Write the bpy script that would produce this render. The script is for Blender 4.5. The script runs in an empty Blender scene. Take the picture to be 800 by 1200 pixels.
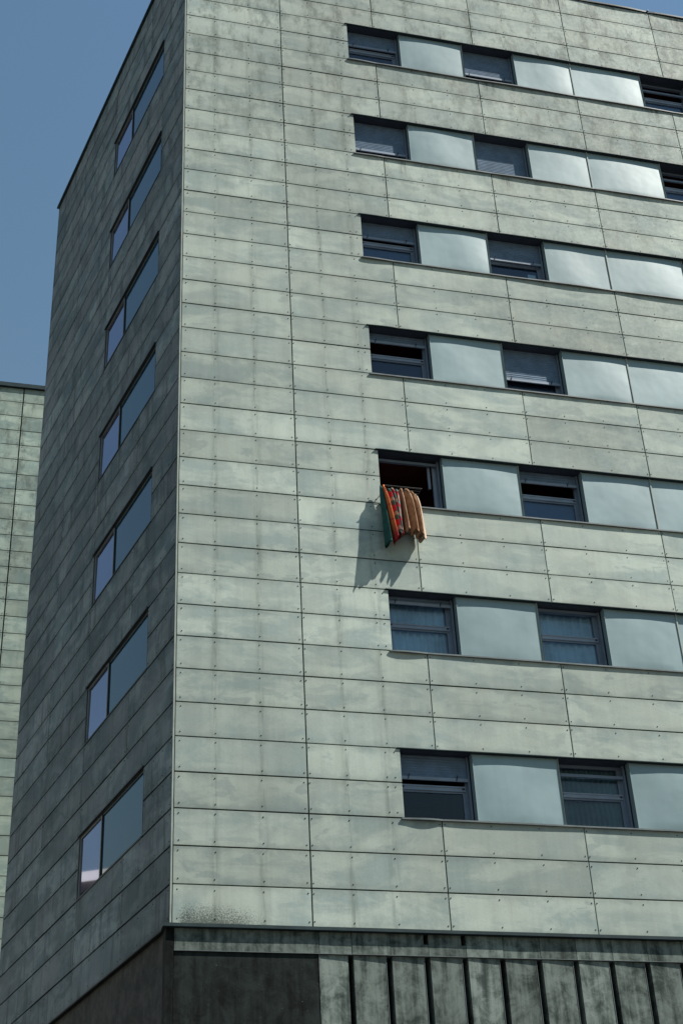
import bpy, math, random
from mathutils import Matrix, Vector
random.seed(7)
scene = bpy.context.scene
COL = scene.collection

# ------------------------------------------------------------------ camera
ZB = 8.36                     # height of the lowest cladding line above the ground
cam_d = bpy.data.cameras.new('camera')
cam = bpy.data.objects.new('camera', cam_d); COL.objects.link(cam)
RIGHT = Vector((0.97015055, -0.23801494, -0.04644147))
UP = Vector((-0.09099853, -0.53482135, 0.84005083))
FWD = Vector((0.22478253, 0.81074966, 0.54051623))
m = Matrix(((RIGHT.x, UP.x, -FWD.x), (RIGHT.y, UP.y, -FWD.y), (RIGHT.z, UP.z, -FWD.z))).to_4x4()
m.translation = Vector((-2.95911687, -21.36061176, -6.70590572 + ZB))
cam.matrix_world = m
cam_d.sensor_fit = 'VERTICAL'; cam_d.sensor_height = 36.0; cam_d.sensor_width = 24.0
cam_d.lens = 1718.665 / 1200 * 36
cam_d.clip_end = 3000
scene.camera = cam

# ------------------------------------------------------------------ light
SUN = Vector((1.85, -1.0, 2.55)).normalized()       # towards the sun
elev = math.asin(SUN.z)
world = bpy.data.worlds.new('World'); scene.world = world
world.use_nodes = True
wn = world.node_tree.nodes; wl = world.node_tree.links
sky = wn.new('ShaderNodeTexSky'); sky.sky_type = 'NISHITA'; sky.sun_disc = False
sky.sun_elevation = elev
sky.sun_rotation = math.atan2(SUN.x, SUN.y)
sky.altitude = 0; sky.air_density = 2.7; sky.dust_density = 0.0; sky.ozone_density = 8.0
bgn = wn['Background']; bgn.inputs['Strength'].default_value = 0.067
wl.new(sky.outputs[0], bgn.inputs[0])
sun_d = bpy.data.lights.new('sun', 'SUN'); sun_d.energy = 5.0; sun_d.angle = math.radians(0.53)
sun_d.color = (1.0, 0.95, 0.86)
sun = bpy.data.objects.new('sun', sun_d); COL.objects.link(sun)
sun.rotation_euler = SUN.to_track_quat('Z', 'Y').to_euler()
sun.location = SUN * 60
vs = scene.view_settings
vs.view_transform = 'Standard'; vs.look = 'None'; vs.exposure = 0.45; vs.gamma = 1.0; vs.use_curve_mapping = False

# ------------------------------------------------------------------ node helpers
class NT:
    def __init__(s, name):
        s.m = bpy.data.materials.new(name); s.m.use_nodes = True
        s.t = s.m.node_tree; s.n = s.t.nodes; s.l = s.t.links
        s.b = s.n['Principled BSDF']
    def new(s, t, **k):
        n = s.n.new(t)
        for a, v in k.items(): setattr(n, a, v)
        return n
    def link(s, a, b): s.l.new(a, b)
    def val(s, x, sock):
        if isinstance(x, (int, float)): sock.default_value = x
        elif isinstance(x, tuple): sock.default_value = x
        else: s.l.new(x, sock)
    def math(s, op, a, b=0.0, c=None, clamp=False):
        n = s.new('ShaderNodeMath', operation=op, use_clamp=clamp)
        s.val(a, n.inputs[0]); s.val(b, n.inputs[1])
        if c is not None: s.val(c, n.inputs[2])
        return n.outputs[0]
    def vmath(s, op, a, b):
        n = s.new('ShaderNodeVectorMath', operation=op)
        s.val(a, n.inputs[0]); s.val(b, n.inputs[1]); return n.outputs[0]
    def noise(s, vec, scale, detail=4, rough=0.55, dist=0.0):
        n = s.new('ShaderNodeTexNoise'); s.link(vec, n.inputs['Vector'])
        n.inputs['Scale'].default_value = scale; n.inputs['Detail'].default_value = detail
        n.inputs['Roughness'].default_value = rough; n.inputs['Distortion'].default_value = dist
        return n.outputs['Fac']
    def ramp(s, fac, lo, hi, a=0.0, b=1.0):
        n = s.new('ShaderNodeMapRange', clamp=True, interpolation_type='SMOOTHSTEP')
        s.val(fac, n.inputs[0])
        for i, v in enumerate((lo, hi, a, b)): n.inputs[i + 1].default_value = v
        return n.outputs[0]
    def mix(s, fac, a, b, mode='MIX'):
        n = s.new('ShaderNodeMix', data_type='RGBA', blend_type=mode)
        s.val(fac, n.inputs[0])
        s.val(a + (1,) if isinstance(a, tuple) else a, n.inputs[6])
        s.val(b + (1,) if isinstance(b, tuple) else b, n.inputs[7])
        return n.outputs[2]
    def pos(s): return s.new('ShaderNodeNewGeometry').outputs['Position']
    def rnd(s): return s.new('ShaderNodeObjectInfo').outputs['Random']
    def xyz(s, v):
        n = s.new('ShaderNodeSeparateXYZ'); s.link(v, n.inputs[0]); return n.outputs
    def comb(s, x, y, z):
        n = s.new('ShaderNodeCombineXYZ')
        for i, v in enumerate((x, y, z)): s.val(v, n.inputs[i])
        return n.outputs[0]
    def set(s, **k):
        for a, v in k.items():
            s.val(v + (1,) if isinstance(v, tuple) and len(v) == 3 else v, s.b.inputs[a.replace('_', ' ')])
    def bump(s, h, strength=0.2, dist=0.02):
        n = s.new('ShaderNodeBump'); n.inputs['Strength'].default_value = strength
        n.inputs['Distance'].default_value = dist
        s.link(h, n.inputs['Height']); s.link(n.outputs[0], s.b.inputs['Normal'])

def plain(name, col, rough=0.6, metal=0.0, var=0.15, scale=3.0, spec=0.5):
    t = NT(name); p = t.pos()
    nz = t.noise(p, scale, 5, 0.6)
    f = t.ramp(nz, 0.3, 0.7, 1 - var, 1 + var)
    t.set(Base_Color=t.mix(1.0, col, t.comb(f, f, f), 'MULTIPLY'), Roughness=rough, Metallic=metal)
    t.b.inputs['Specular IOR Level'].default_value = spec
    return t.m

def panel_material(name, light, dark, tint, front):
    """weathered fibre-cement sheet: cloudy patches, per-sheet tone, rain streaks, lichen"""
    t = NT(name); p = t.pos(); r = t.rnd(); X, Y, Z = t.xyz(p)
    off = t.comb(t.math('MULTIPLY', r, 37.0), t.math('MULTIPLY', r, 91.0), t.math('MULTIPLY', r, 53.0))
    h = t.math('SUBTRACT', X, Y)                      # runs along both faces
    q = t.vmath('ADD', p, off)
    hz = t.vmath('ADD', t.comb(t.math('MULTIPLY', h, 0.62), 0.0, t.math('MULTIPLY', Z, 1.45)), off)
    cloud = t.noise(hz, 1.25, 7, 0.62, 0.6)
    patch2 = t.noise(hz, 2.4, 5, 0.58, 0.8)
    fine = t.noise(q, 11.0, 6, 0.7, 0.3)
    streak = t.noise(t.comb(t.math('MULTIPLY', h, 5.0), t.math('MULTIPLY', r, 23.0), t.math('MULTIPLY', Z, 0.35)), 1.0, 5, 0.65)
    wide = t.noise(t.comb(t.math('MULTIPLY', h, 0.22), 0.0, t.math('MULTIPLY', Z, 0.16)), 1.0, 3, 0.5)
    c = t.math('ADD', t.math('MULTIPLY', cloud, 0.82), t.math('MULTIPLY', fine, 0.18))
    base = t.mix(t.ramp(c, 0.40, 0.60), dark, light)
    base = t.mix(t.ramp(patch2, 0.55, 0.61, 0, 0.65), base, dark)       # crisp-edged blotches
    base = t.mix(t.ramp(t.noise(q, 0.7, 3), 0.42, 0.66, 0, 0.55), base, tint)
    r2 = t.math('FRACT', t.math('MULTIPLY', r, 7.31))
    base = t.mix(t.ramp(r2, 0.72, 1.0, 0.0, 0.35), base, dark)          # a few duller sheets
    tone = t.math('ADD', t.math('MULTIPLY', r, 0.27 if front else 0.34), 0.88 if front else 0.84)
    tone = t.math('MULTIPLY', tone, t.ramp(streak, 0.35, 0.62, 0.93, 1.02))
    tone = t.math('MULTIPLY', tone, t.ramp(wide, 0.38, 0.62, 0.86, 1.04))
    speck = t.noise(q, 55.0, 3, 0.6)
    tone = t.math('MULTIPLY', tone, t.ramp(speck, 0.30, 0.52, 0.92, 1.0))
    gen = t.xyz(t.new('ShaderNodeTexCoord').outputs['Generated'])
    edge = t.math('MINIMUM', gen[2], t.math('SUBTRACT', 1.0, gen[2]))
    edge = t.math('ADD', edge, t.math('MULTIPLY', t.math('SUBTRACT', t.noise(q, 3.5, 4, 0.6), 0.5), 0.45))
    tone = t.math('MULTIPLY', tone, t.ramp(edge, -0.02, 0.20, 0.86, 1.0))   # grime creeping in from the joints
    base = t.mix(1.0, base, t.comb(tone, tone, tone), 'MULTIPLY')
    if front:
        # soft runs of dirt below the rivet columns of the two solid bays
        runs = None
        for x0 in (0.675, 1.424, 2.816, 3.49):
            d = t.ramp(t.math('ABSOLUTE', t.math('SUBTRACT', X, x0)), 0.0, 0.13, 1.0, 0.0)
            runs = d if runs is None else t.math('MAXIMUM', runs, d)
        grain = t.noise(t.comb(t.math('MULTIPLY', h, 9.0), r, t.math('MULTIPLY', Z, 0.9)), 1.0, 5, 0.7)
        runs = t.math('MULTIPLY', runs, t.ramp(grain, 0.40, 0.66))
        base = t.mix(t.math('MULTIPLY', runs, 0.55), base, (0.125, 0.155, 0.135))
        # sooty growth: near the roof, and a patch over the ledge at the corner
        soot_n = t.noise(t.comb(t.math('MULTIPLY', h, 2.6), t.math('MULTIPLY', r, 1.2), t.math('MULTIPLY', Z, 1.1)), 1.0, 7, 0.75)
        high = t.ramp(Z, ZB + 11.0, ZB + 22.0, 0.0, 1.0)
        soot = t.math('MULTIPLY', t.ramp(soot_n, 0.46, 0.64), high)
        dots = t.noise(p, 46.0, 4, 0.8)
        patch = t.math('MULTIPLY', t.ramp(X, 0.05, 0.22), t.ramp(X, 0.7, 1.75, 1.0, 0.0))
        patch = t.math('MULTIPLY', patch, t.ramp(Z, ZB + 0.0, ZB + 0.42, 1.0, 0.0))
        soft = t.math('MULTIPLY', patch, t.ramp(t.noise(p, 5.0, 5, 0.65), 0.35, 0.6))
        patch = t.math('MULTIPLY', t.ramp(t.math('ADD', dots, t.math('MULTIPLY', patch, 0.20)), 0.58, 0.68), t.ramp(patch, 0.0, 0.25))
        base = t.mix(t.math('MULTIPLY', soot, 0.62), base, (0.080, 0.102, 0.085))
        base = t.mix(t.math('MULTIPLY', soft, 0.38), base, (0.06, 0.075, 0.065))
        base = t.mix(t.math('MULTIPLY', patch, 0.7, clamp=True), base, (0.022, 0.032, 0.027))
        # black runs below leaking sill joints
        for (xa, za, wd) in ((7.0, 33, .22), (11.2, 33, .14), (7.1, 28, .12), (4.75, 28, .10), (9.0, 38.9, .5), (6.2, 38.9, .6), (12.6, 38.9, .5)):
            mk = t.math('MULTIPLY', t.ramp(t.math('ABSOLUTE', t.math('SUBTRACT', X, xa)), wd * .5, wd, 1.0, 0.0), t.math('MULTIPLY', t.ramp(Z, ZB + za * .6 - .55, ZB + za * .6 - .05), t.ramp(Z, ZB + za * .6 + .02, ZB + za * .6, 0.0, 1.0)))
            mk = t.math('MULTIPLY', mk, t.ramp(t.noise(t.comb(t.math('MULTIPLY', X, 14.0), 1.0, t.math('MULTIPLY', Z, 1.2)), 1.0, 5, 0.7), 0.42, 0.60))
            base = t.mix(t.math('MULTIPLY', mk, 0.75), base, (0.06, 0.066, 0.058))
        # black specks along the head flashing of the upper storeys
        zz = t.math('FRACT', t.math('DIVIDE', t.math('SUBTRACT', Z, ZB), 3.0))
        lip = t.math('MULTIPLY', t.ramp(zz, 0.0, 0.07, 1.0, 0.0), t.ramp(X, 3.9, 4.4))
        lip = t.math('MULTIPLY', lip, t.ramp(Z, ZB + 9, ZB + 20, 0.0, 1.0))
        lip = t.math('MULTIPLY', lip, t.ramp(t.noise(p, 13.0, 6, 0.8), 0.46, 0.62))
        base = t.mix(t.math('MULTIPLY', lip, 0.8), base, (0.06, 0.065, 0.055))
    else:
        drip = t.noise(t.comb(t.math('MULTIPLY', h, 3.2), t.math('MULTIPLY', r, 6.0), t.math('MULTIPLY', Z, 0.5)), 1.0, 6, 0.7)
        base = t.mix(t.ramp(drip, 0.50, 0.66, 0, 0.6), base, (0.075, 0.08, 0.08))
    t.set(Base_Color=base, Roughness=t.ramp(fine, 0.2, 0.8, 0.55, 0.85))
    t.b.inputs['Specular IOR Level'].default_value = 0.25 if front else 0.12
    t.bump(t.math('ADD', fine, t.math('MULTIPLY', speck, 0.4)), 0.25, 0.006)
    return t.m

def metal_material():
    t = NT('sheet_metal'); p = t.pos(); r = t.rnd()
    off = t.comb(t.math('MULTIPLY', r, 31.0), 0.0, t.math('MULTIPLY', r, 17.0))
    q = t.vmath('ADD', p, off); X, Y, Z = t.xyz(q)
    c = t.noise(q, 0.9, 5, 0.55)
    s = t.noise(t.comb(t.math('MULTIPLY', X, 7.0), 0.0, t.math('MULTIPLY', Z, 0.5)), 1.0, 4, 0.6)
    f = t.math('MULTIPLY', t.ramp(c, 0.3, 0.7, 0.90, 1.06), t.ramp(s, 0.3, 0.7, 0.97, 1.02))
    f = t.math('MULTIPLY', f, t.math('ADD', t.math('MULTIPLY', r, 0.12), 0.93))
    t.set(Base_Color=t.mix(1.0, (0.228, 0.322, 0.345), t.comb(f, f, f), 'MULTIPLY'),
          Roughness=t.ramp(c, 0.3, 0.7, 0.42, 0.52), Metallic=0.05)
    t.b.inputs['Specular IOR Level'].default_value = 0.32
    t.bump(t.noise(q, 1.6, 2), 0.25, 0.03)
    return t.m

def concrete_dark(name, lo, hi):
    t = NT(name); p = t.pos(); r = t.rnd(); X, Y, Z = t.xyz(p)
    off = t.comb(t.math('MULTIPLY', r, 31.0), t.math('MULTIPLY', r, 11.0), t.math('MULTIPLY', r, 17.0))
    q = t.vmath('ADD', p, off)
    c = t.noise(q, 3.4, 9, 0.72, 0.5)
    v = t.noise(t.comb(t.math('MULTIPLY', t.math('ADD', X, t.math('MULTIPLY', r, 9.0)), 7.0), 0.0, t.math('MULTIPLY', Z, 0.6)), 1.0, 5, 0.65)
    f = t.math('ADD', t.math('MULTIPLY', c, 0.55), t.math('MULTIPLY', v, 0.45))
    base = t.mix(t.ramp(f, 0.38, 0.62), lo, hi)
    sp = t.noise(q, 30.0, 4, 0.7)
    base = t.mix(t.ramp(sp, 0.68, 0.74, 0, 0.5), base, (0.28, 0.29, 0.26))
    g = t.math('ADD', t.math('MULTIPLY', r, 0.45), 0.78)
    base = t.mix(1.0, base, t.comb(g, g, g), 'MULTIPLY')
    t.set(Base_Color=base, Roughness=0.8)
    t.b.inputs['Specular IOR Level'].default_value = 0.12
    t.bump(t.math('ADD', c, t.math('MULTIPLY', sp, 0.5)), 0.4, 0.01)
    return t.m

def glass_material(name, tint, trans=0.75):
    t = NT(name)
    tr = t.new('ShaderNodeBsdfTransparent'); tr.inputs[0].default_value = tint + (1,)
    gl = t.new('ShaderNodeBsdfGlossy'); gl.inputs['Roughness'].default_value = 0.02
    gl.inputs[0].default_value = (0.9, 0.93, 1, 1)
    fr = t.new('ShaderNodeFresnel'); fr.inputs[0].default_value = 1.5
    mx = t.new('ShaderNodeMixShader')
    t.link(fr.outputs[0], mx.inputs[0]); t.link(tr.outputs[0], mx.inputs[1]); t.link(gl.outputs[0], mx.inputs[2])
    t.link(mx.outputs[0], t.n['Material Output'].inputs[0])
    return t.m

M = {}
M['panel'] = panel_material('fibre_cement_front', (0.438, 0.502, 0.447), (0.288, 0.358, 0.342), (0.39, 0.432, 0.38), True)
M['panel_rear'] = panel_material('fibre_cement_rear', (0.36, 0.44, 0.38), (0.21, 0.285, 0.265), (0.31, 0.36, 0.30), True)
M['panel_side'] = panel_material('fibre_cement_side_shaded', (0.285, 0.332, 0.338), (0.145, 0.192, 0.203), (0.245, 0.250, 0.262), False)  # same cladding, colours darkened to paint in the shade of the left face
M['metal'] = metal_material()
M['backing'] = plain('dark_backing', (0.018, 0.022, 0.022), 0.9)
M['flash'] = plain('dark_flashing', (0.028, 0.045, 0.050), 0.5, 0.0, 0.2, 4, 0.2)
M['sill'] = plain('sill_flashing', (0.13, 0.155, 0.16), 0.5, 0.0, 0.2, 4, 0.3)
M['trim'] = plain('pale_trim', (0.33, 0.37, 0.33), 0.6, 0.0, 0.15, 3, 0.2)
M['rivet'] = plain('rivet_dark', (0.012, 0.015, 0.016), 0.5, 0.5)
M['base'] = concrete_dark('dark_cladding', (0.034, 0.047, 0.043), (0.185, 0.222, 0.205))
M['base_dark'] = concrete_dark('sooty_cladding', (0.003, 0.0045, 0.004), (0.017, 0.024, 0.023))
M['base_side'] = concrete_dark('brown_render', (0.045, 0.044, 0.040), (0.105, 0.100, 0.090))
M['frame'] = plain('window_frame_metal', (0.16, 0.21, 0.28), 0.5, 0.0, 0.1, 3, 0.25)
M['bar'] = plain('shutter_bar_metal', (0.22, 0.275, 0.35), 0.5, 0.0, 0.1, 3, 0.25)
M['shutter'] = plain('shutter_slats', (0.12, 0.18, 0.26), 0.6, 0.0, 0.15, 5, 0.15)
M['reveal'] = plain('reveal_metal', (0.045, 0.055, 0.075), 0.5, 0.2)
M['room'] = plain('room_plaster', (0.13, 0.03, 0.025), 0.9)
M['curtain_blue'] = plain('curtain_blue', (0.50, 0.68, 0.80), 0.85, 0, 0.2, 2)
M['curtain_dark'] = plain('curtain_dark', (0.16, 0.24, 0.26), 0.85, 0, 0.2, 2)
M['sky_sheet'] = plain('blue_sky_sheet', (0.16, 0.25, 0.40), 0.8, 0, 0.1, 2, 0.1)  # sky reflection of the lower panes, painted as a blue sheet
M['sky_sheet_dark'] = plain('navy_sky_sheet', (0.07, 0.10, 0.17), 0.8, 0, 0.1, 2, 0.1)
M['glass'] = glass_material('pane_glass', (0.72, 0.80, 0.86))
M['side_glass'] = plain('side_glass', (0.010, 0.045, 0.080), 0.03, 0.0, 0.15, 0.5, 0.85)
M['side_glass_violet'] = plain('side_glass_violet', (0.24, 0.235, 0.37), 0.03, 0.85, 0.1, 0.4, 0.9)
M['side_frame'] = plain('side_frame_dark', (0.012, 0.016, 0.018), 0.6)
M['side_sash'] = plain('side_sash_metal', (0.22, 0.24, 0.23), 0.5, 0.3, 0.1)
M['white'] = plain('white_paint', (0.75, 0.75, 0.72), 0.6, 0, 0.06)
M['ground'] = plain('paving', (0.05, 0.05, 0.05), 0.85, 0, 0.25, 0.6)
M['roof'] = plain('roof_felt', (0.12, 0.12, 0.12), 0.9)
M['brown'] = plain('brown_awning', (0.30, 0.10, 0.06), 0.8)

# ------------------------------------------------------------------ mesh helpers
class MB:
    def __init__(s): s.v = []; s.f = []
    def box(s, x0, x1, y0, y1, z0, z1):
        b = len(s.v)
        s.v += [(x, y, z) for z in (z0, z1) for y in (y0, y1) for x in (x0, x1)]
        s.f += [tuple(b + i for i in q) for q in ((0, 2, 3, 1), (4, 5, 7, 6), (0, 1, 5, 4), (2, 6, 7, 3), (0, 4, 6, 2), (1, 3, 7, 5))]
        return s
    def quad(s, a, b, c, d):
        k = len(s.v); s.v += [a, b, c, d]; s.f.append((k, k + 1, k + 2, k + 3)); return s
    def prism(s, poly, z0, z1, caps=True):          # poly in x,y, counter-clockwise from above
        b = len(s.v); n = len(poly)
        s.v += [(x, y, z0) for x, y in poly] + [(x, y, z1) for x, y in poly]
        for i in range(n): s.f.append((b + i, b + (i + 1) % n, b + n + (i + 1) % n, b + n + i))
        if caps:
            s.f.append(tuple(b + i for i in reversed(range(n)))); s.f.append(tuple(b + n + i for i in range(n)))
        return s
    def grid(s, fn, nu, nv, wrap=False):
        b = len(s.v); cu = nu if wrap else nu + 1
        for j in range(nv + 1):
            for i in range(cu): s.v.append(fn(i / nu, j / nv))
        for j in range(nv):
            for i in range(nu):
                i2 = (i + 1) % cu
                s.f.append((b + j * cu + i, b + j * cu + i2, b + (j + 1) * cu + i2, b + (j + 1) * cu + i))
        return s
    def tube(s, a, c, r, n=8):
        a = Vector(a); c = Vector(c); d = (c - a).normalized()
        u = d.orthogonal().normalized(); w = d.cross(u); b = len(s.v)
        for P in (a, c):
            for i in range(n):
                t = 2 * math.pi * i / n; s.v.append(tuple(P + r * (math.cos(t) * u + math.sin(t) * w)))
        for i in range(n): s.f.append((b + i, b + (i + 1) % n, b + n + (i + 1) % n, b + n + i))
        s.f.append(tuple(b + i for i in reversed(range(n)))); s.f.append(tuple(b + n + i for i in range(n)))
        return s
    def mesh(s, name):
        me = bpy.data.meshes.new(name); me.from_pydata(s.v, [], s.f); me.validate(); me.update(); return me

TH_L = math.atan2(-0.9763, 0.2163)                   # left face: local x points to the corner
FACE = {'F': 0.0, 'L': TH_L}
def put(name, me, mat, parent=None, loc=(0, 0, 0), face='F', smooth=False, kind=None, label=None):
    if isinstance(me, MB): me = me.mesh(name)
    if not me.materials: me.materials.append(M[mat] if isinstance(mat, str) else mat)
    if smooth:
        for p in me.polygons: p.use_smooth = True
    o = bpy.data.objects.new(name, me); COL.objects.link(o)
    a = FACE[face] if isinstance(face, str) else face
    c, s_ = math.cos(a), math.sin(a)
    o.location = (c * loc[0] - s_ * loc[1], s_ * loc[0] + c * loc[1], loc[2])
    o.rotation_euler = (0, 0, a)
    if parent:
        o.parent = parent
        if parent.type == 'MESH':                    # keep the world placement under a moved parent
            bpy_inv = parent['_m'] if False else Matrix.Translation(parent.location) @ Matrix.Rotation(parent.rotation_euler.z, 4, 'Z')
            o.matrix_parent_inverse = bpy_inv.inverted()
    if kind: o['kind'] = kind
    if label: o['label'] = label
    return o
def thing(name, label, cat, loc=(0, 0, 0), group=None):
    o = bpy.data.objects.new(name, None); COL.objects.link(o); o.location = loc
    o['label'] = label; o['category'] = cat
    if group: o['group'] = group
    return o

# ------------------------------------------------------------------ ground
g = MB().quad((-600, -600, 0), (600, -600, 0), (600, 600, 0), (-600, 600, 0))
o = put('ground', g, 'ground', kind='structure')

# ------------------------------------------------------------------ the corner building
H = 0.6
NR = 39
B = thing('apartment_block', 'tall corner apartment block clad in pale weathered cement panels with ribbon windows', 'building')
XC = [0.0, 2.16, 4.346, 6.785, 9.218, 11.646, 14.08, 16.51, 18.94]
WIN = [(3.725, 4.975), (6.505, 7.78), (11.015, 12.29)]
METAL = [(4.975, 6.505), (7.78, 9.218), (9.218, 11.015), (12.29, 13.72), (13.72, 15.30), (15.30, 17.1), (17.1, 18.94)]
XEND = 18.94
LV = [0.0, 2.263, 4.787, 7.351, 9.92]
WL0, WL1, WLM = 1.345, 4.79, 3.52
DL = Vector((-0.2163, 0.9763))

def is_win_row(r): return r >= 3 and (r - 3) % 5 in (0, 1) and r < 35
# -- backing walls (seen only in the joints) and the hidden sides
mb = MB()
def fq(x0, x1, z0, z1, y): mb.quad((x0, y, ZB + z0), (x1, y, ZB + z0), (x1, y, ZB + z1), (x0, y, ZB + z1))
z = 0.0
for k in range(7):
    zt = (3 + 5 * k) * H; fq(0.03, XEND, z, zt, 0.045)
    zb2 = zt + 2 * H
    fq(0.03, WIN[0][0], zt, zb2, 0.045)
    for a, b in ((WIN[0][1], WIN[1][0]), (WIN[1][1], WIN[2][0]), (WIN[2][1], XEND)):
        fq(a, b, zt, zb2, 0.16)
        mb.quad((a, .045, ZB + zt), (b, .045, ZB + zt), (b, .16, ZB + zt), (a, .16, ZB + zt))
        mb.quad((a, .045, ZB + zb2), (b, .045, ZB + zb2), (b, .16, ZB + zb2), (a, .16, ZB + zb2))
    z = zb2
fq(0.03, XEND, z, NR * H, 0.045)
put('front_backing_wall', mb, 'backing', B)
mb = MB()
mb.quad((-9.92, .10, ZB), (-.03, .10, ZB), (-.03, .10, ZB + NR * H), (-9.92, .10, ZB + NR * H))
put('side_backing_wall', mb, 'backing', B, face='L')
c1 = DL * 9.92
mb = MB()
P = [(c1.x, c1.y), (XEND, c1.y), (XEND, 0.03)]
for i in range(2):
    mb.quad((P[i + 1][0], P[i + 1][1], 0), (P[i][0], P[i][1], 0), (P[i][0], P[i][1], ZB + NR * H), (P[i + 1][0], P[i + 1][1], ZB + NR * H))
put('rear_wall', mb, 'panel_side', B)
mb = MB(); mb.quad((0.03, .045, ZB + NR * H - .2), (XEND, .045, ZB + NR * H - .2), (XEND, c1.y, ZB + NR * H - .2), (c1.x + .1, c1.y, ZB + NR * H - .2))
put('roof', mb, 'roof', B)

# -- cladding panels
PT = 0.030                                           # sheet thickness
mesh_cache = {}
def panel_mesh(w, h, tag=''):
    name = 'cladding_panel'; key = (round(w, 3), round(h, 3), tag)
    if key not in mesh_cache:
        e = 0.003
        q = MB(); b = 0
        # front face slightly arrised
        v = [(-w/2, PT, 0), (w/2, PT, 0), (w/2, PT, h), (-w/2, PT, h),
             (-w/2, e, 0), (w/2, e, 0), (w/2, e, h), (-w/2, e, h),
             (-w/2 + e, 0, e), (w/2 - e, 0, e), (w/2 - e, 0, h - e), (-w/2 + e, 0, h - e)]
        f = [(8, 9, 10, 11)]
        for i in range(4):
            j = (i + 1) % 4; f.append((4 + i, 4 + j, 8 + j, 8 + i)); f.append((i, j, 4 + j, 4 + i))
        q.v = v; q.f = f; mesh_cache[key] = q.mesh(name)
    return mesh_cache[key]
rest_f = MB(); rest_l = MB(); rivf = MB(); rivl = MB(); trimv = MB()
def rivets(mb, xs, z0, z1, rr=0.012, yo=0.0):
    for x in xs:
        for zz in (z0 + 0.072 + random.uniform(-.006, .006), z1 - 0.072 + random.uniform(-.006, .006)):
            b = len(mb.v); n = 6
            xx = x + random.uniform(-.008, .008)
            for y, r_ in ((yo + 0.004, rr), (yo - 0.007, rr * .8)):
                for i in range(n):
                    t = 2 * math.pi * i / n; mb.v.append((xx + r_ * math.cos(t), y, zz + r_ * math.sin(t)))
            for i in range(n): mb.f.append((b + i, b + n + i, b + n + (i + 1) % n, b + (i + 1) % n))
            mb.f.append(tuple(b + n + i for i in range(n)))
def add_panel(face, x0, x1, r, parent, gl, gr, visible, rx, gz=0.0105):
    z0, z1 = ZB + r * H + gz, ZB + (r + 1) * H - gz
    a, b = x0 + gl, x1 - gr
    yo = random.uniform(-.003, .003)
    if visible:
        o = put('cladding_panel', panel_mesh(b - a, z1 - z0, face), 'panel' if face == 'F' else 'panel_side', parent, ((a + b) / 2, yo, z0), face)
        # sheets never hang perfectly true
        o.rotation_euler.x = random.gauss(0, 0.002); o.rotation_euler.z += random.gauss(0, 0.0012)
    else:
        (rest_f if face == 'F' else rest_l).box(a, b, yo, PT, z0, z1)
    rivets(rivf if face == 'F' else rivl, rx, z0, z1, yo=yo)
for r in range(NR):
    add_panel('F', 0.035, XC[1], r, B, 0.0, 0.0105, True, (0.107, 0.675, 1.424, 2.105))
    if is_win_row(r):
        add_panel('F', XC[1], WIN[0][0], r, B, 0.0105, 0.0, True, (2.2, 2.816, 3.49, 3.62))
    else:
        add_panel('F', XC[1], XC[2], r, B, 0.0105, 0.009, True, (2.2, 2.82, 3.52, 4.30))
        for c in range(2, 8):
            x0, x1 = XC[c], XC[c + 1]
            vis = c <= 3 or (c == 4 and r >= 8) or (c == 5 and r >= 30)
            add_panel('F', x0, x1, r, B, 0.009, 0.009, vis, (x0 + .04, x0 + .835, x0 + 1.65, x1 - .045))
    for c in range(4):
        v0, v1 = LV[c], LV[c + 1]
        segs = [(v0, v1)]
        if is_win_row(r):
            segs = {0: [(0.0, WL0)], 1: [], 2: [(WL1, LV[3])], 3: [(v0, v1)]}[c]
        for a, b in segs:
            vis = not (r < 5 and a > 5.5 + r * 0.9)
            g0 = 0.035 if a == 0 else 0.006
            add_panel('L', -b, -a, r, B, 0.006, g0, vis, (-b + .05, -b + (b - a) * .36, -b + (b - a) * .67, -a - .09), 0.015)
put('outer_cladding_panels', rest_f, 'panel', B, kind='stuff')
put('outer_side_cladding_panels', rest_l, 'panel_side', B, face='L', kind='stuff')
put('rivets', rivf, 'rivet', B, kind='stuff')
put('side_rivets', rivl, 'rivet', B, face='L', kind='stuff')
put('corner_trim', MB().box(-0.003, 0.022, -0.003, 0.05, ZB, ZB + NR * H), 'trim', B)

# -- flashings, sills, coping: folded metal strips that bow between their fixings
def ledge(x0, x1, zc, p0, p1, h, back, mat, name, skew=0.65, n=14, zj=0.0):
    q = MB(); b = 0
    for i in range(n + 1):
        u = i / n; x = x0 + (x1 - x0) * u
        w = math.sin(math.pi * (u ** skew)) if u > 0 else 0
        p = p0 + (p1 - p0) * max(0, w)
        for (y, zz) in ((back, zc), (-p, zc), (-p, zc + h), (back, zc + h)):
            q.v.append((x, y, zz + zj * w))
    for i in range(n):
        for j in range(4):
            a = i * 4 + j; c = i * 4 + (j + 1) % 4
            q.f.append((a, a + 4, c + 4, c))
    q.f.append((0, 1, 2, 3)); e = n * 4; q.f.append((e + 3, e + 2, e + 1, e))
    return put(name, q, mat, B)
EDGE = [3.675] + XC[2:]
for k in range(7):
    zs = ZB + (3 + 5 * k) * H; zh = zs + 2 * H
    cuts = [3.675, 4.346, 6.785, 9.218, 11.646, 14.08, 16.51, 18.94]
    for i in range(len(cuts) - 1):
        a, b = cuts[i], cuts[i + 1]
        ledge(a, b, zs - .030, .034, .034 + random.uniform(.0, .022), .026, .15, 'sill', 'window_sill', random.choice((.6, .8, 1.0, 1.5)))
        ledge(a, b, zh - .004, .030, .030 + random.uniform(.0, .012), .012, .15, 'flash', 'head_flashing', random.choice((.7, 1.0, 1.4)))
cuts = XC
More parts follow.
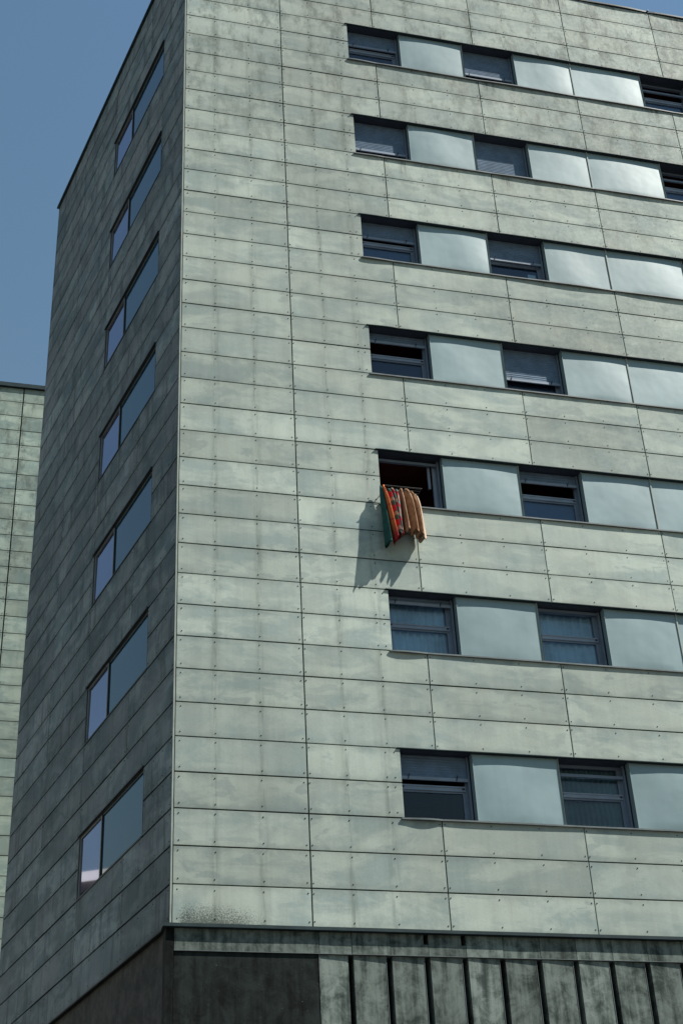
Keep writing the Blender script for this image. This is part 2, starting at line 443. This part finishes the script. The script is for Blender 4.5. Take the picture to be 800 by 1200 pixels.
for i in range(len(cuts) - 1):
    ledge(cuts[i] if i else -.05, cuts[i + 1], ZB + NR * H, .022, .022 + random.uniform(.020, .030), .05, .4, 'flash', 'roof_coping', 0.6 if i % 2 else 1.7)
    put('coping_clip', MB().box(cuts[i + 1] - .02, cuts[i + 1] + .02, -.05, .1, ZB + NR * H + .05, ZB + NR * H + .075), 'bar', B)
put('side_coping', MB().box(-9.95, 0.02, -.06, .4, ZB + NR * H, ZB + NR * H + .06), 'flash', B, face='L')
put('roof_cap', MB().box(9.66, 10.02, -.03, .3, ZB + NR * H + .06, ZB + NR * H + .12).box(9.7, 9.98, 0, .26, ZB + NR * H + .12, ZB + NR * H + .15), 'white', B)
# lower ledge over the base
for i in range(len(cuts) - 1):
    ledge(cuts[i] if i else -.11, cuts[i + 1], ZB - .050, .045, .05, .050, .2, 'flash', 'base_ledge', 1.0, 6)

# -- pillowed sheet-metal panels between the windows
for k in range(7):
    zs = ZB + (3 + 5 * k) * H
    for (a, b) in METAL:
        w = b - a - .012; h = 2 * H - .01
        bow = random.uniform(.010, .026); sx = random.uniform(.38, .62); tw = random.uniform(-.010, .010)
        q = MB(); N = 14
        cx = a + .006
        def f(u, v):
            e = (4 * u * (1 - u)) ** .45 * (4 * v * (1 - v)) ** .35
            bb = bow * math.exp(-((u - sx) / .55) ** 2) * e
            ww = tw * math.sin(2 * math.pi * u) * math.sin(math.pi * v)
            return (u * w, 0.048 - bb - ww, v * h)
        q.grid(f, N, N)
        put('metal_panel', q, 'metal', B, (cx, 0, zs), smooth=True)
    for a, b in METAL[:3]:
        q = MB()
        q.box(b - .016, b + .004, .030, .15, zs + .002, zs + 2 * H - .006)
        put('panel_edge_trim', q, 'trim', B)
        put('panel_edge_trim', MB().box(a - .006, a + .012, .034, .15, zs + .002, zs + 2 * H - .006), 'metal', B)

# -- front windows
def front_window(x0, x1, k, shut=0.0, gap=False, upper='glass', lower=None, curtain=None, box=0.0, open_=False, extra=None):
    zs = ZB + (3 + 5 * k) * H; w = x1 - x0; h = 2 * H - .001
    F = 0.26                                        # depth of the frame plane
    q = MB()
    fw = 0.055
    q.box(x0 + .002, x0 + fw, F, F + .06, zs, zs + h); q.box(x1 - fw - .03, x1 - .002, F, F + .06, zs, zs + h)
    q.box(x0 + fw, x1 - fw - .03, F + .002, F + .06, zs, zs + .045)
    q.box(x0 + fw, x1 - fw - .03, F + .002, F + .06, zs + h - .06, zs + h)
    W = put('window', q, 'frame', B)
    # reveal and room
    q = MB(); e = .0015
    D0 = 0.02; D1 = F + .061
    q.quad((x0 + e, D0, zs), (x0 + e, D1, zs), (x0 + e, D1, zs + h), (x0 + e, D0, zs + h))
    q.quad((x1 - e, D1, zs), (x1 - e, D0, zs), (x1 - e, D0, zs + h), (x1 - e, D1, zs + h))
    q.quad((x0, D0, zs + h - .007), (x1, D0, zs + h - .007), (x1, D1, zs + h - .007), (x0, D1, zs + h - .007))
    q.quad((x0, D1, zs - .001), (x1, D1, zs - .001), (x1, D0, zs - .001), (x0, D0, zs - .001))
    put('reveal', q, 'reveal', W)
    q = MB(); a, b, y0, y1, z0, z1 = x0 - .3, x1 + .3, F + .062, 3.2, zs - .9, zs + h + .25
    q.quad((a, y1, z0), (b, y1, z0), (b, y1, z1), (a, y1, z1))
    q.quad((a, y0, z0), (a, y1, z0), (a, y1, z1), (a, y0, z1)); q.quad((b, y1, z0), (b, y0, z0), (b, y0, z1), (b, y1, z1))
    q.quad((a, y0, z1), (a, y1, z1), (b, y1, z1), (b, y0, z1)); q.quad((a, y0, z0), (b, y0, z0), (b, y1, z0), (a, y1, z0))
    q.quad((a, y0, z0), (x0, y0, z0), (x0, y0, z1), (a, y0, z1)); q.quad((x1, y0, z0), (b, y0, z0), (b, y0, z1), (x1, y0, z1))
    q.quad((x0, y0, zs + h), (x1, y0, zs + h), (x1, y0, z1), (x0, y0, z1)); q.quad((x0, y0, z0), (x1, y0, z0), (x1, y0, zs), (x0, y0, zs))
    put('room_wall', q, 'room', W)
    tz = zs + 0.60
    if not open_:
        q = MB(); q.box(x0 + fw, x1 - fw - .03, F - .012, F + .05, tz, tz + .085)
        q.box(x0 + fw, x1 - fw - .03, F - .022, F - .012, tz + .060, tz + .085)
        put('transom', q, 'bar', W)
        for xx in (x0 + .085, x1 - .125):
            put('catch', MB().box(xx - .02, xx + .02, F - .027, F - .012, tz + .032, tz + .056), 'side_frame', W)
        # lower sash
        q = MB(); sx0, sx1 = x0 + fw, x1 - fw - .03
        q.box(sx0, sx0 + .025, F + .012, F + .05, zs + .045, tz); q.box(sx1 - .045, sx1, F + .012, F + .05, zs + .045, tz)
        q.box(sx0 + .025, sx1 - .045, F + .012, F + .05, tz - .03, tz)
        put('sash', q, 'frame', W)
        put('pane', MB().quad((sx0, F + .035, zs + .04), (sx1, F + .035, zs + .04), (sx1, F + .035, tz), (sx0, F + .035, tz)), 'glass', W)
        if lower:
            put('sky_sheet', MB().box(sx0, sx1, F + .07, F + .075, zs + .03, tz + .02), lower, W)  # added sheet behind the glass, its colour stands for reflected sky
        if not gap:
            q = MB(); q.box(sx1 - .05, sx1, F + .012, F + .05, tz + .085, zs + h - .06)
            put('sash', q, 'frame', W)
            put('pane', MB().quad((sx0, F + .037, tz + .08), (sx1, F + .037, tz + .08), (sx1, F + .037, zs + h - .05), (sx0, F + .037, zs + h - .05)), 'glass', W)
    else:
        # sash pushed to the right, second rail standing inside
        q = MB(); q.box(x1 - .22, x1 - .175, F + .01, F + .05, zs + .62, zs + h - .06); q.box(x1 - .13, x1 - .085, F, F + .05, zs + .05, zs + h - .06)
        put('sash', q, 'bar', W)
        q = MB(); q.box(x0 + .62, x0 + .80, F + .25, F + .29, zs + .42, zs + .50); q.box(x0 + .64, x0 + .78, F + .26, F + .28, zs + .02, zs + .42)
        put('chair_back', q, 'frame', W)
    # shutter
    if shut > 0:
        hb = max(.10, h * shut - .07)
        q = MB(); n = max(2, int(hb / .045)); zt = zs + h - .012
        for i in range(n):
            za = zt - hb * (i + 1) / n; zb_ = zt - hb * i / n
            zm = (za + zb_) / 2
            y0 = .196
            q.quad((x0 + .03, y0 + .006, za), (x1 - .06, y0 + .006, za), (x1 - .06, y0, zm), (x0 + .03, y0, zm))
            q.quad((x0 + .03, y0, zm), (x1 - .06, y0, zm), (x1 - .06, y0 + .008, zb_), (x0 + .03, y0 + .008, zb_))
        s = put('shutter', q, 'shutter', W)
        zb_ = zt - hb
        q = MB().box(x0 + .02, x1 - .055, .184, .212, zb_ - .05, zb_ + .004)
        put('shutter_bar', q, 'bar', W)
        for xx in (x0 + .18, x1 - .24):
            put('shutter_stop', MB().tube((xx - .012, .176, zb_ - .04), (xx + .012, .176, zb_ + .045), .008, 6), 'side_frame', W)
    elif box > 0:
        q = MB().box(x0 + .02, x1 - .055, .19, .23, zs + h - box - .05, zs + h - box)
        put('shutter_bar', q, 'frame', W)
    # guide rail on the right
    put('shutter_guide', MB().box(x1 - .055, x1 - .02, .175, F, zs, zs + h - .01), 'frame', W)
    put('shutter_guide', MB().box(x0 + .004, x0 + .022, .18, F, zs, zs + h - .01), 'frame', W)
    if curtain:
        q = MB(); ph = random.random() * 6; fr_ = random.uniform(8, 11) if curtain == 'curtain_blue' else 15
        def cf(u, v):
            x = x0 + .03 + u * (w - .06)
            y = F + .10 + .024 * math.sin(fr_ * 2 * math.pi * u * .9 + ph + .6 * math.sin(3 * v)) * (1 - .3 * v) + .02 * math.sin(5 * u + ph)
            return (x, y, zs + .01 + v * (h - .03))
        q.grid(cf, 90, 5)
        put('curtain', q, curtain, W, smooth=True)
    if extra == 'paper':
        put('paper', MB().box(x1 - .34, x1 - .16, F + .06, F + .065, zs + .16, zs + .44), 'curtain_blue', W)
    if extra == 'strip':
        put('blind_edge', MB().box(x0 + .05, x0 + .5, .19, .2, zs + .13, zs + .16), 'white', W)
    return W
w1, w2, w3 = WIN
front_window(*w1, 0, shut=.38, gap=True)
front_window(*w2, 0, box=.20, curtain='curtain_dark')
front_window(*w1, 1, shut=.12, curtain='curtain_blue')
front_window(*w2, 1, box=.02, curtain='curtain_blue')
front_window(*w1, 2, open_=True, box=.06)
front_window(*w2, 2, lower='sky_sheet', shut=.24, gap=True)
front_window(*w1, 3, lower='sky_sheet_dark', shut=.22, gap=True)
front_window(*w2, 3, lower='sky_sheet_dark', shut=.68, gap=True)
front_window(*w1, 4, lower='sky_sheet', shut=.40, gap=True)
front_window(*w2, 4, lower='sky_sheet_dark', shut=.50, gap=True, extra='paper')
front_window(*w1, 5, lower='sky_sheet_dark', shut=.74, gap=True)
front_window(*w2, 5, shut=.94, gap=True, extra='strip')
front_window(*w1, 6, lower='sky_sheet_dark', shut=.42, gap=True)
front_window(*w2, 6, shut=.70, gap=True)
front_window(*w3, 6, lower='sky_sheet', box=.30, gap=True)
front_window(*w3, 5, lower='sky_sheet', box=.30, gap=True)
for k in range(5): front_window(*w3, k, shut=.5)

# -- side windows: a wide fixed pane and a narrow sash
def side_window(k, tilt):
    zs = ZB + (3 + 5 * k) * H; h = 2 * H
    a, m_, b = -WL1, -WLM, -WL0                       # local x
    q = MB(); fw = .042
    q.box(a, a + fw, .0, .095, zs, zs + h); q.box(b - .012, b, .0, .095, zs, zs + h)
    q.box(a + fw, b - .012, -.012, .095, zs - .012, zs + .022); q.box(a + fw, b - .012, .002, .095, zs + h - .022, zs + h)
    q.box(a - .02, b + .01, -.030, .09, zs + h - .002, zs + h + .024)
    q.box(m_ - .014, m_ + .014, .012, .095, zs + .022, zs + h - .022)
    W = put('side_window', q, 'side_frame', B, face='L')
    put('pane', MB().box(m_ + .014, b - .012, .034, .040, zs + .022, zs + h - .022), 'side_glass', W, face='L')
    s0, s1, z0, z1 = a + fw, m_ - .014, zs + .022, zs + h - .022
    q = MB(); t = .038
    q.box(s0, s0 + t, .014, .06, z0, z1); q.box(s1 - t, s1, .014, .06, z0, z1); q.box(s0 + t, s1 - t, .016, .06, z0, z0 + .03); q.box(s0 + t, s1 - t, .016, .06, z1 - .03, z1)
    put('sash', q, 'side_sash', W, face='L')
    put('pane', MB().quad((s0 + t, .034 - tilt, z0 + .03), (s1 - t, .034 - tilt, z0 + .03), (s1 - t, .034 + tilt, z1 - .03), (s0 + t, .034 + tilt, z1 - .03)), 'side_glass_violet', W, face='L')
    q = MB().box(m_ + .014, b - .012, .024, .036, z1 - .018, z1 - .001)
    put('glazing_bead', q, 'side_sash', W, face='L')
for k in range(7): side_window(k, .004 if k else .0)

# -- base storey
FB = ZB - .39                                        # foot of the fascia
cutsb = [0.07, 2.255] + [2.76 + .6033 * i for i in range(11)] + [10.0, 12.4, 14.8, 17.0, XEND]
for i in range(len(cutsb) - 1):
    a, b = cutsb[i], cutsb[i + 1]
    y = .035 + random.uniform(-.006, .006)
    q = MB()
    if i in (3, 4):                                  # a slot is left open at the upper right
        q.box(a + .003, b - .075, y, .3, FB + .012, ZB - .056); q.box(b - .075, b - .005, y, .3, FB + .012, ZB - .21)
    else: q.box(a + .003, b - .005, y, .3, FB + .012, ZB - .056)
    f_ = put('fascia_panel', q, 'base', B)
    put('drip_edge', MB().box(a, b - .002, y - .005, .28, FB + .004, FB + .011), 'sill', f_)
# flat plates at the corner, then folded saw-tooth plates
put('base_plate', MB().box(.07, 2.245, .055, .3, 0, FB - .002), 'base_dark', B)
put('plate_joint', MB().box(2.246, 2.262, .047, .29, 0, FB - .002), 'base', B)
XS = [2.76 + .6033 * i for i in range(27)]
put('base_plate', MB().prism([(2.263, .055), (2.70, .07), (2.70, .36), (2.263, .36)], 0, FB - .002), 'base', B)
for i, x in enumerate(XS[:-1]):
    y0 = .055 + random.uniform(-.004, .004)
    q = MB().prism([(x + .022, y0), (x + .528, y0 + .018), (x + .528, .38), (x + .022, .38)], 0, FB - .002)
    o = put('base_plate', q, 'base', B)
    put('plate_edge', MB().box(x + .5282, x + .536, y0 + .012, y0 + .045, 0, FB - .003), 'sill', o)
put('base_core', MB().box(.05, XEND, .37, .5, 0, ZB - .06), 'backing', B)
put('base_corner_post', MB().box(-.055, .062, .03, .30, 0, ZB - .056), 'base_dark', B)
# side of the base, set back under the cladding
put('side_base_wall', MB().box(-9.9, -.16, .07, .4, 0, ZB - .012), 'base_side', B, face='L')
put('side_drip_edge', MB().box(-9.9, -.04, -.012, .1, ZB - .018, ZB - .002), 'side_frame', B, face='L')

# ------------------------------------------------------------------ the block behind
YB = 20.4; TOPB = 25.03
B2 = thing('rear_block', 'pale panelled block with dark roof edge standing behind the shaded side wall', 'building', (-2.57, YB, 0))
mesh_cache2 = {}
xs2 = [-7.43, -5.0, -2.57, -.14, 2.29, 4.72]
rest2 = MB()
for c in range(5):
    for r in range(55):
        z1 = ZB + TOPB - r * .6 - .012; z0 = z1 - .6 + .024
        if z0 < 0: continue
        a, b = xs2[c] + .02, xs2[c + 1] - .02
        vis = (c == 1 and r < 24) or (c == 2 and r < 37)
        if vis:
            o = put('cladding_panel', panel_mesh(b - a, z1 - z0, 'rear'), 'panel_rear', None, ((a + b) / 2 + 2.57, random.uniform(-.003, .003), z0))
            o.parent = B2
        else: rest2.box(a + 2.57, b + 2.57, 0, PT, z0, z1)
o = put('outer_cladding_panels', rest2, 'panel_rear', None, kind='stuff'); o.parent = B2
q = MB().box(-7.43 + 2.57, 4.72 + 2.57, .045, 8, 0, ZB + TOPB - .05)
o = put('backing_wall', q, 'backing', None); o.parent = B2
q = MB().box(-7.46 + 2.57, 4.75 + 2.57, -.09, 8.05, ZB + TOPB, ZB + TOPB + .16)
o = put('roof_coping', q, 'flash', None); o.parent = B2
q = MB()
for c in range(5):
    a, b = xs2[c] + 2.57, xs2[c + 1] + 2.57
    for r in range(40):
        z1 = ZB + TOPB - r * .6 - .012
        rivets(q, (a + .07, a + .85, a + 1.65, b - .07), z1 - .576, z1, .014)
o = put('rivets', q, 'rivet', None, kind='stuff'); o.parent = B2

# ------------------------------------------------------------------ low white house across the yard, mirrored in the lowest side window
B3 = thing('white_house', 'white house with roof slab and loggia mirrored in the lowest side window', 'building', (-21.9, 40.9, 0))
B3.rotation_euler.z = math.radians(53)
def sub(name, q, mat):
    o = put(name, q, mat, None); o.parent = B3; return o
zt = ZB + 16.8
sub('wall', MB().box(-12, 12.5, 1.2, 9, 0, zt - .5).box(-12, 12.5, 0, 1.2, 0, zt - 5.2), 'white')
sub('roof_slab', MB().box(-12.5, 13, -.35, 9.3, zt - .48, zt), 'white')
sub('balustrade', MB().box(-12, 12.5, 0, .12, zt - 5.2, zt - 2.1), 'white')
sub('loggia_back', MB().box(-12, 12.5, 1.1, 1.19, zt - 5.2, zt - .48), 'side_frame')
sub('awning', MB().box(-.9, .6, .3, .5, zt - 2.6, zt - 1.2), 'brown')

# ------------------------------------------------------------------ washing on the rack below the open window
ZR = ZB + 8.03
R_ = thing('drying_rack', 'thin metal clothes rack fixed outside the open window', 'rack', (4.05, -.15, ZR))
def rsub(name, q, mat='side_frame'):
    o = put(name, q, mat, None); o.parent = R_; o.location = Vector(o.location) - Vector((4.05, -.15, ZR)); return o
for xx in (3.745, 4.42):
    rsub('rack_arm', MB().tube((xx, .14, ZR - .22), (xx, .02, ZR), .008).tube((xx, .02, ZR), (xx, -.27, ZR), .008))
rsub('rack_rail', MB().tube((3.73, -.265, ZR), (4.435, -.265, ZR), .007))
for i in range(4): rsub('rack_line', MB().tube((3.74, -.03 - i * .07, ZR), (4.43, -.03 - i * .07, ZR), .004, 6))

def cloth_material(name, kind, c1_, c2_, c3_=(0.8, 0.8, 0.75)):
    t = NT(name); p = t.pos(); X, Y, Z = t.xyz(p)
    if kind == 'plain':
        base = t.mix(t.ramp(t.noise(p, 6, 4), .35, .65), c1_, c2_)
    elif kind == 'fade':
        base = t.mix(t.ramp(Z, ZB + 6.85, ZB + 7.25), c2_, c1_)
        band = t.ramp(t.math('ABSOLUTE', t.math('SUBTRACT', t.math('FRACT', t.math('MULTIPLY', Z, 3.1)), .5)), .08, .03, 1, 0)
        band = t.math('SUBTRACT', 1.0, band)
        base = t.mix(t.math('MULTIPLY', band, .6), base, c2_)
    else:
        s = t.math('FRACT', t.math('MULTIPLY', t.math('ADD', Z, t.math('MULTIPLY', X, .6)), 3.3)); 
        base = t.mix(t.ramp(s, .38, .42), c1_, c2_)
        base = t.mix(t.math('MULTIPLY', t.ramp(s, .70, .73), t.ramp(s, .97, .94)), base, c3_)
    w = t.new('ShaderNodeTexWave'); w.inputs['Scale'].default_value = 60; t.link(p, w.inputs[0])
    t.set(Base_Color=base, Roughness=.9)
    t.bump(t.noise(p, 40, 4), .4, .004)
    return t.m
CM = {
 'teal': cloth_material('cloth_teal', 'plain', (0.005, 0.06, 0.052), (0.008, 0.085, 0.072)),
 'orange': cloth_material('cloth_orange', 'fade', (0.62, 0.15, 0.04), (0.42, 0.015, 0.025)),
 'stripe_a': cloth_material('cloth_stripe_red', 'stripe', (0.42, 0.015, 0.03), (0.04, 0.12, 0.10), (0.36, 0.28, 0.22)),
 'stripe_b': cloth_material('cloth_stripe_green', 'stripe', (0.05, 0.14, 0.11), (0.40, 0.02, 0.03), (0.34, 0.26, 0.20)),
 'stripe_c': cloth_material('cloth_stripe_pale', 'stripe', (0.26, 0.15, 0.12), (0.30, 0.02, 0.035), (0.12, 0.18, 0.16)),
 'tan': cloth_material('cloth_tan', 'plain', (0.27, 0.14, 0.07), (0.42, 0.25, 0.145)),
 'cream': cloth_material('cloth_cream', 'plain', (0.46, 0.33, 0.23), (0.56, 0.43, 0.32)),
}
def garment(name, label, cat, mat, top, bot, p0, p1t, p1b, thick, inner_dx=0.0, seed=0, hem=0.0, bend=0.9):
    """folded cloth hanging over the rack lines: a closed, flattened tube that ripples on its way down"""
    rg = random.Random(seed); ph = rg.random() * 6
    N = 44; NV = 26
    q = MB()
    def f(u, v):
        t = 2 * math.pi * u
        s = .5 - .5 * math.cos(t)                    # 0 inner .. 1 outer
        side = math.sin(t)
        z = top[1] + (bot[1] - top[1]) * v + (1 - s) * hem * v
        x = top[0] + (bot[0] - top[0]) * (v ** bend)
        x += inner_dx * (1 - s)
        p1 = p1t + (p1b - p1t) * v
        sh = .55 + .45 * min(1, v * 4) ** .6           # narrower where it folds over the line
        z -= .07 * (abs(s - .5) * 2) ** 2 * (1 - v) ** 2
        pp = p0 + (p1 - p0) * (.5 + (s - .5) * sh)
        amp = .008 + .010 * v
        x += amp * math.sin(6 * s + ph + 1.4 * v) + .006 * math.sin(15 * s + 2 * ph + 3 * v) + .004 * math.sin(27 * s + ph - 2 * v)
        th = thick * (.7 + .3 * v) * (1 + .16 * math.sin(4.5 * v + ph)) * min(1, .35 + 5 * v) * (1 + .22 * math.sin(5 * t + ph + 1.5 * v))
        k = math.copysign(abs(side) ** .7, side)
        x += k * th * (.8 + .4 * s) + .25 * thick * math.sin(2 * t + ph) * v
        z += (.024 * math.sin(8 * s + ph) + .018 * math.sin(3 * t + ph)) * v
        return (x, -pp, ZB + z)
    q.grid(f, N, NV, wrap=True)
    q.f.append(tuple(reversed(range(N)))); k = NV * N
    b = len(q.v)                                     # hem turned inward so that it reads as layered cloth
    cx = sum(q.v[k + i][0] for i in range(N)) / N
    for i in range(N):
        x, y, z = q.v[k + i]; q.v.append((x + (cx - x) * .3, y, z + .05))
    for i in range(N):
        j = (i + 1) % N; q.f.append((k + i, k + j, b + j, b + i))
    q.f.append(tuple(b + i for i in range(N)))
    o = put(name, q, CM[mat], None, smooth=True)
    o['label'] = label; o['category'] = cat; o['group'] = 'washing hung outside the open window'
    return o
garment('towel', 'teal towel hanging furthest left, next to the window edge', 'towel', 'teal', (3.70, 8.12), (3.735, 6.78), .05, .19, .36, .020, -.02, 1)
garment('towel', 'orange and red towel hanging right of the teal one', 'towel', 'orange', (3.735, 8.09), (3.885, 6.87), .12, .26, .37, .020, -.03, 2)
garment('shirt', 'red and green striped cloth right beside the orange towel', 'laundry', 'stripe_a', (3.845, 8.03), (3.928, 6.97), .08, .25, .36, .015, -.025, 3, .05)
garment('shirt', 'green and red striped cloth in the middle of the striped ones', 'laundry', 'stripe_b', (3.905, 8.055), (3.955, 7.03), .08, .25, .36, .015, -.025, 4, .05)
garment('shirt', 'pale and red striped cloth next to the tan trousers', 'laundry', 'stripe_c', (3.975, 8.035), (3.995, 6.97), .08, .25, .36, .015, -.03, 5, .06)
garment('trousers', 'tan trousers hanging next to the striped cloths', 'trousers', 'tan', (4.075, 8.07), (4.115, 7.06), .06, .25, .36, .024, -.05, 6, .06)
garment('trousers', 'wide tan trousers in the middle of the tan pairs', 'trousers', 'tan', (4.185, 8.075), (4.255, 7.06), .05, .25, .36, .024, -.055, 7, .06, .6)
garment('trousers', 'tan trousers next to the cream ones', 'trousers', 'tan', (4.265, 8.045), (4.345, 7.00), .05, .24, .35, .020, -.045, 8, .05, .55)
garment('trousers', 'cream trousers hanging furthest right', 'trousers', 'cream', (4.335, 7.99), (4.40, 6.93), .04, .22, .33, .020, -.03, 9, .08, .5)
